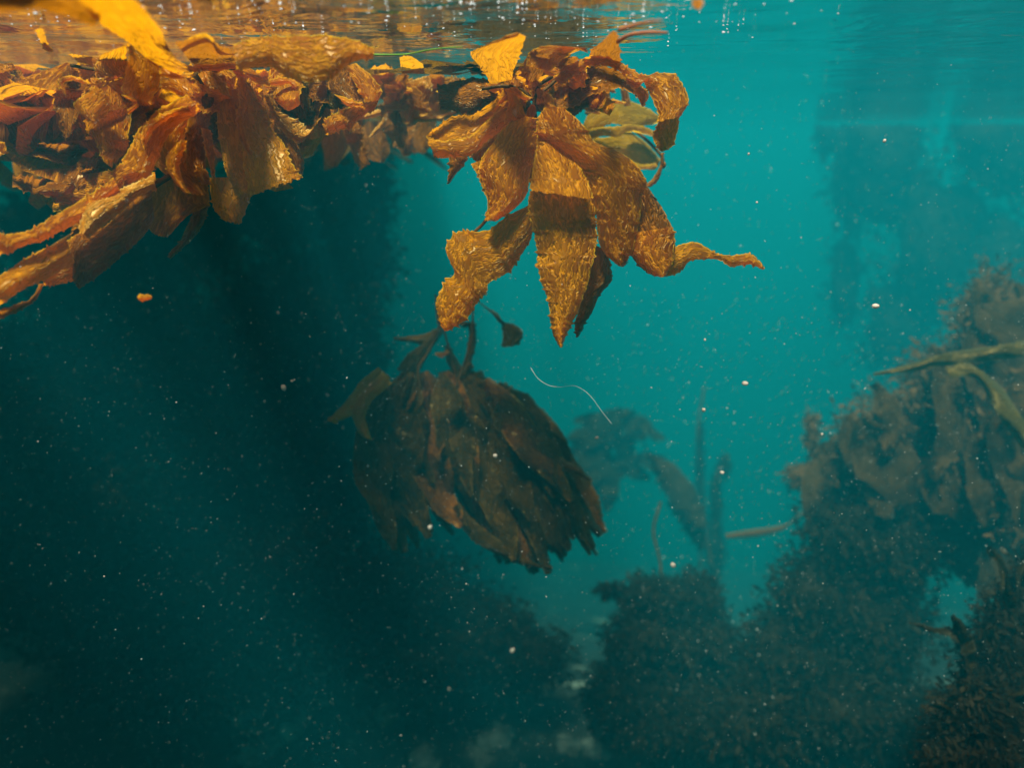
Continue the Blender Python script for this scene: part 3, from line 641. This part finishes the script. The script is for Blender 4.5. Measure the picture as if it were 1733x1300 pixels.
blade(root, [(1096,770,1108,770),(1106,800,1136,782),(1122,830,1160,808),(1142,860,1180,840),(1160,885,1192,868),(1178,900,1196,890)], 4.6, WEEDR, bulge=.06, ruf=.03, tooth=2.0, seed=2601)
blade(root, [(1120,815,1140,805),(1134,860,1168,840),(1165,905,1190,890),(1185,930,1200,925)], 4.68, WEEDD, bulge=.05, ruf=.03, tooth=2.0, seed=2602)
tube(root, [(1090,768),(1110,784),(1150,840),(1192,900),(1205,960)], 4.62, .006, STEM, ns=6)
bush("kelp_plant", [(1186,740,5,30,6.0,.06),(1184,800,8,70,6.0,.06),(1188,890,10,50,6.0,.08)], 2464, WEED,
     "thin upright kelp stem standing farthest off in the turquoise haze", cat="kelp", lsize=(0.009,0.030), seed=27, stems=[([(1192,655),(1180,740),(1190,820),(1183,900),(1190,1010)],6.0,.012)])
bush("kelp_plant", [(1226,790,12,22,5.5,.06),(1212,850,11,60,5.5,.06),(1210,930,18,60,5.5,.08)], 3168, WEED,
     "thin kelp stem with a hooked tip in the far turquoise haze", cat="kelp", lsize=(0.009,0.030), seed=28, stems=[([(1232,770),(1216,800),(1212,880),(1215,1010)],5.5,.02)])
o = blade(None, [(1228,905,1230,912),(1270,898,1275,910),(1310,892,1315,902),(1335,885,1336,889),(1362,862,1363,865)], 4.2, BROWN, name="loose_kelp", seed=410, tooth=.2)
tag(o, "single faint kelp blade lying level between the far stems and the dark mass", "kelp")
bush("kelp_forest_column", [(1500,250,110,190,7.8,.8),(1590,420,130,190,7.6,.8),(1700,200,140,220,7.4,.8),(1700,480,120,180,7.4,.8),(1440,300,50,150,8.2,.5),(1400,200,30,110,8.4,.4),(1520,560,90,140,7.8,.6),(1430,480,40,120,8.3,.5)], 6000, WEED,
     "distant murky kelp curtain darkening the blue water above the hazy brown slope", cat="kelp", lsize=(.05,.12), seed=35, core=.6)
# left: kelp forest in the gloom
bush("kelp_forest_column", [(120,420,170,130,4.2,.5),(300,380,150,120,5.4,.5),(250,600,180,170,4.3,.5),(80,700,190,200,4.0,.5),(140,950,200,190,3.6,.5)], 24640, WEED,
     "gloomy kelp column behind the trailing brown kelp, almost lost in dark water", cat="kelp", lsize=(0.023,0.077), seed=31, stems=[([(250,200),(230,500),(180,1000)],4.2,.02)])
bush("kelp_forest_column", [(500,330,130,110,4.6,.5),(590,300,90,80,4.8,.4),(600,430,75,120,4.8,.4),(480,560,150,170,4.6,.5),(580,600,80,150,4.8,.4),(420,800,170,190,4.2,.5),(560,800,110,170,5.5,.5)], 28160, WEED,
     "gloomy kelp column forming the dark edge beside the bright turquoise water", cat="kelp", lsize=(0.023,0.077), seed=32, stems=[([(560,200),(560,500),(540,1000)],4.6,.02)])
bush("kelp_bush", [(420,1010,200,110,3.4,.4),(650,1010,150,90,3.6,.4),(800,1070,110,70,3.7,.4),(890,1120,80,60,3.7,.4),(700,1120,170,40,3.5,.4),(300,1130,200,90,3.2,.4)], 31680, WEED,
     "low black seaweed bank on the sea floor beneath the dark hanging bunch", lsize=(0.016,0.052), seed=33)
# ------------------------------------------------------------------ canopy mat shading the water
def canopy(name, n, inside, label, seed, box, mat=None, droop=False):
    rr = random.Random(seed); vs, fs = [], []
    while n > 0:
        x, y = rr.uniform(box[0], box[1]), rr.uniform(box[2], box[3])
        if not inside(x, y): n -= .2; continue
        n -= 1
        a = rr.uniform(0, 6.283); l = rr.uniform(.18, .5); wd = rr.uniform(.03, .06)
        if -.5 < y < 2.4 and not inside(x + math.cos(a) * l, y + math.sin(a) * l): continue
        deep = droop or (x < -.5 and y > 2.4)
        far = x > .6 and y > 2.5
        if far: l *= .5; wd *= .5
        z = -.03 - abs(rr.gauss(0, .05 if deep or far else .008))
        if .5 < y < 1.0: z = -.025 - .004 * rr.random()
        dv = Vector((math.cos(a), math.sin(a), rr.uniform(-.5, .02) if deep else rr.uniform(-.03, 0) * (not .4 < y < 1.0))).normalized(); sv = Vector((-math.sin(a), math.cos(a), rr.uniform(-.4, .4) * (1 if deep else .15))).normalized()
        base = len(vs); c = Vector((x, y, z)); nr_ = dv.cross(sv); bend = rr.uniform(-.15, .02) * l * (1 if deep else .15) * (1 if nr_.z > 0 else -1)
        ph = rr.uniform(0, 6.3); am = .022 if droop else .006; ns = 9 if droop else 5
        for k in range(ns):
            s_ = k / (ns - 1); ww = max(.06, math.sin(math.pi * (.06 + .9 * s_)) ** .6)
            m_ = c + dv * l * s_ + nr_ * (bend * s_ * s_ + am * math.sin(ph + s_ * 8)) + sv * (am * math.cos(ph + s_ * 5))
            rf = nr_ * (am * .8 * math.sin(ph * 2 + s_ * 13))
            vs.append(m_ - sv * wd * ww + rf); vs.append(m_ + sv * wd * ww - rf)
        fs += [(base + 2 * k, base + 2 * k + 1, base + 2 * k + 3, base + 2 * k + 2) for k in range(ns - 1)]
    for v in vs: v.z = min(v.z, -.024)
    o = link_mesh(name, vs, fs, mat or DARKK, None, [(v[0], v[1]) for v in vs])
    return tag(o, label, "kelp canopy", kind="stuff")
EDGE = lambda x, y: .22 * noise.noise((x * 2, y * 2, 4)) * (1 + .2 * y)
def in_left(x, y):
    return y > 2.3 and x < -.13 * y - .05 + EDGE(x, y) * 2
def in_right(x, y):
    e = x - .36 * y - .1 - EDGE(x, y) * 2.5
    return y > 5.0 and e > .2 and noise.noise((x * .9, y * 1.4, 3)) > .15 - .45 * e
def in_near_shade(x, y):  # added mat, mostly out of view, its gaps shaped to steer the sunlight
    if y < .58 or (y < .72 and x > -.42): return True
    if y < .94 and x < -.42: return x < -.8 and y > .82
    if y < 1.33: return x < -.98
    if x < -.35 and y < 2.2: return x < -1.7
    return y < 2.4 and x < .2 and not (1.62 < y < 2.1 and x < -.02)
def in_amber(x, y):
    return 1.28 < y < 2.3 and -2.0 < x < -.36 - .1 * (y - 1) and noise.noise((x * 3, y * 3, 6)) > -.35
canopy("kelp_canopy", 420, in_amber, "sunlit amber mat of floating kelp blades behind the nearest brown bunch", 64, (-2.0, -.3, 1.1, 2.3), GOLD, True)
canopy("kelp_canopy", 15000, in_left, "mass of floating brown kelp blades roofing the water in the gloom", 61, (-9, 2, 2.2, 14))
canopy("kelp_canopy", 9000, in_near_shade, "added floating kelp blades overhead, mostly out of view, shading the near water", 63, (-3.4, 3.4, -3, 2.6))

# ------------------------------------------------------------------ rocks, bubbles, particles
def rock(px, py, d, r, label, seed, mat=ROCK):
    rr = random.Random(seed); c = P(px, py, d); vs, fs = [], []
    nu, nv = 22, 14
    for j in range(nv + 1):
        bb = math.pi * j / nv
        for i in range(nu):
            a = 2 * math.pi * i / nu
            n_ = Vector((math.sin(bb) * math.cos(a), math.sin(bb) * math.sin(a), math.cos(bb)))
            k = 1 + .35 * noise.noise(n_ * 1.7 + Vector((seed, 0, 0))) + .16 * noise.noise(n_ * 5 + Vector((0, seed, 0)))
            vs.append(c + Vector((n_.x * r * k, n_.y * r * k, n_.z * r * k * .6)))
    for j in range(nv):
        for i in range(nu):
            fs.append((j * nu + i, j * nu + (i + 1) % nu, (j + 1) * nu + (i + 1) % nu, (j + 1) * nu + i))
    return tag(link_mesh("reef_rock", vs, fs, mat), label, "rock", "pale rocks on the sea floor")
def hit_bed(px, py):
    lo, hi = .5, 8.0
    for _ in range(40):
        mid = (lo + hi) / 2; p = P(px, py, mid)
        if p.z > bed(p.x, p.y): lo = mid
        else: hi = mid
    return lo
for i, (px, py, r, lb) in enumerate([(495,1225,.09,"pale green rock crusted with growth, leftmost of the lit sea floor patches"),(425,1280,.07,"small pale rock below the leftmost lit patch"),
        (840,1250,.09,"broad pale rock in the middle of the lit sea floor"),(965,1270,.08,"bright topped rock, rightmost on the lit sea floor"),(720,1285,.08,"rounded pale rock between the leftmost and middle ones"),(655,1210,.06,"faint rock farther back behind the rounded pale one")]):
    rock(px, py, hit_bed(px, py), r, lb, i + 3)

def blob_mesh(name, mat, seed, n=1, ell=(1, 1, 1)):
    rr = random.Random(seed); vs, fs = [], []
    for j in range(7):
        bb = math.pi * j / 6
        for i in range(8):
            a = 2 * math.pi * i / 8; k = rr.uniform(.75, 1.15)
            vs.append((math.sin(bb) * math.cos(a) * k * ell[0], math.sin(bb) * math.sin(a) * k * ell[1], math.cos(bb) * k * ell[2]))
    for j in range(6):
        for i in range(8):
            fs.append((j * 8 + i, j * 8 + (i + 1) % 8, (j + 1) * 8 + (i + 1) % 8, (j + 1) * 8 + i))
    me = bpy.data.meshes.new(name); me.from_pydata(vs, [], fs); me.materials.append(mat)
    me.polygons.foreach_set("use_smooth", [True] * len(me.polygons)); me.update()
    return me
fl = [blob_mesh("drifting_fleck", FLECK, s, ell=(1, .8, .65)) for s in range(4)]
FL = [(1482,518,10,.8,"largest pale orange fleck in the open water beyond the orange kelp tip"),
      (1497,238,6,.8,"bright orange white fleck alone in the blue grey water"),
      (1191,694,7,.9,"orange fleck beside the top of the thin upright far stem"),
      (1261,649,9,.7,"round pale fleck in plain turquoise water over the far stems"),
      (1139,957,8,.8,"pale round fleck above the dark seaweed mound"),
      (1267,260,4,1.0,"small white speck in the brightest turquoise beside the curled ribbon"),
      (1281,342,4,1.0,"small white speck above the torn tail of the orange kelp"),
      (838,772,8,.8,"brown orange fleck in front of the dark hanging bunch"),
      (480,656,9,.7,"blurred grey fleck in dark water beside the dark bunch"),
      (494,645,5,.8,"smaller grey fleck touching the blurred one in dark water"),
      (867,1101,8,.8,"pinkish fleck below the dark bunch"),
      (760,1167,6,.9,"small pale fleck above the lit sea floor"),
      (1222,800,6,1.2,"white fleck on the hooked far stem"),
      (1193,575,4,1.1,"tiny white fleck below the tail of the orange kelp"),
      (1391,735,4,1.2,"tiny orange fleck beside the brown slope"),
      (728,893,8,.8,"dull brown fleck against the tail of the dark bunch"),
      (1540,525,3,.9,"faint speck near the largest fleck"),
      (277,1062,3,.8,"yellow speck deep in the dark water"),
      (1010,741,6,.8,"faint grey fleck on the far arching plume")]
for i, (px, py, r, d, lb) in enumerate(FL):
    o = bpy.data.objects.new("drifting_fleck", fl[i % 4]); COL.objects.link(o)
    best = 9
    for k in range(60):                                  # put it where the sun comes down between the floating blades
        dd = .6 + k * .03; p = P(px, py, dd)
        e_ = abs(p.y - abs(p.z) * .36 - 1.12)
        if e_ < best: best, d = e_, dd
    o.location = P(px, py, d); s = r * .62 * d / FPX; o.scale = (s, s, s); o.rotation_euler = (i, i * 2.1, i * .7)
    tag(o, lb, "fleck", "flecks drifting in the water")
bm = [blob_mesh("bubble", BUBBLE, 40 + s, ell=(1.3, 1, .7)) for s in range(3)]
rng = random.Random(77)
nb = 0
while nb < 190:
    px = rng.uniform(20, 1420) if rng.random() < .85 else rng.uniform(700, 1300); py = rng.uniform(0, 95) * rng.random() ** .4
    if px > 1150 and py > 60: continue
    rz = -SP + (650 - py) / FPX * CP
    d = (-.008 - CAMZ) / rz
    if d > 2.2: continue
    q = P(px, py, d, False); q.z = wave(q.x, q.y) - .003 - .02 * rng.random() ** 2
    s = rng.choice([.0007, .0009, .0011, .0016]) * (1.5 if rng.random() < .1 else 1)
    o = bpy.data.objects.new("bubble", bm[nb % 3]); COL.objects.link(o); o.location = q; o.scale = (s * 1.2, s, s); o.rotation_euler = (0, 0, rng.uniform(0, 6))
    tag(o, "tiny glinting bubble clinging to the underside of the water surface", "bubble", "glinting bubbles under the surface")
    nb += 1
# plankton: thousands of specks
vs, fs = [], []
rng = random.Random(99)
for i in range(20000):
    d = .35 + 2.6 * rng.random() ** .8
    px, py = rng.uniform(-40, 1773), rng.uniform(30, 1340)
    c = P(px, py, d, False)
    if c.z > -.03: continue
    if 1 and rng.random() < .5 and py < 500: continue
    r_ = rng.choice([.18, .25, .3, .4]) * d * .0013 * (2.0 if rng.random() < .06 else 1)
    e_ = Vector((rng.gauss(0, 1), rng.gauss(0, 1), rng.gauss(0, 1))).normalized()
    f_ = e_.orthogonal().normalized(); g_ = e_.cross(f_)
    bs = len(vs); st = rng.uniform(1, 1.9)
    vs += [c + e_ * r_ * st, c - e_ * r_ * st, c + f_ * r_, c - f_ * r_, c + g_ * r_, c - g_ * r_]
    for a, b2, c2 in ((0, 2, 4), (0, 4, 3), (0, 3, 5), (0, 5, 2), (1, 4, 2), (1, 3, 4), (1, 5, 3), (1, 2, 5)):
        fs.append((bs + a, bs + b2, bs + c2))
tag(link_mesh("plankton", vs, fs, SNOW, None, None, False), kind="stuff")
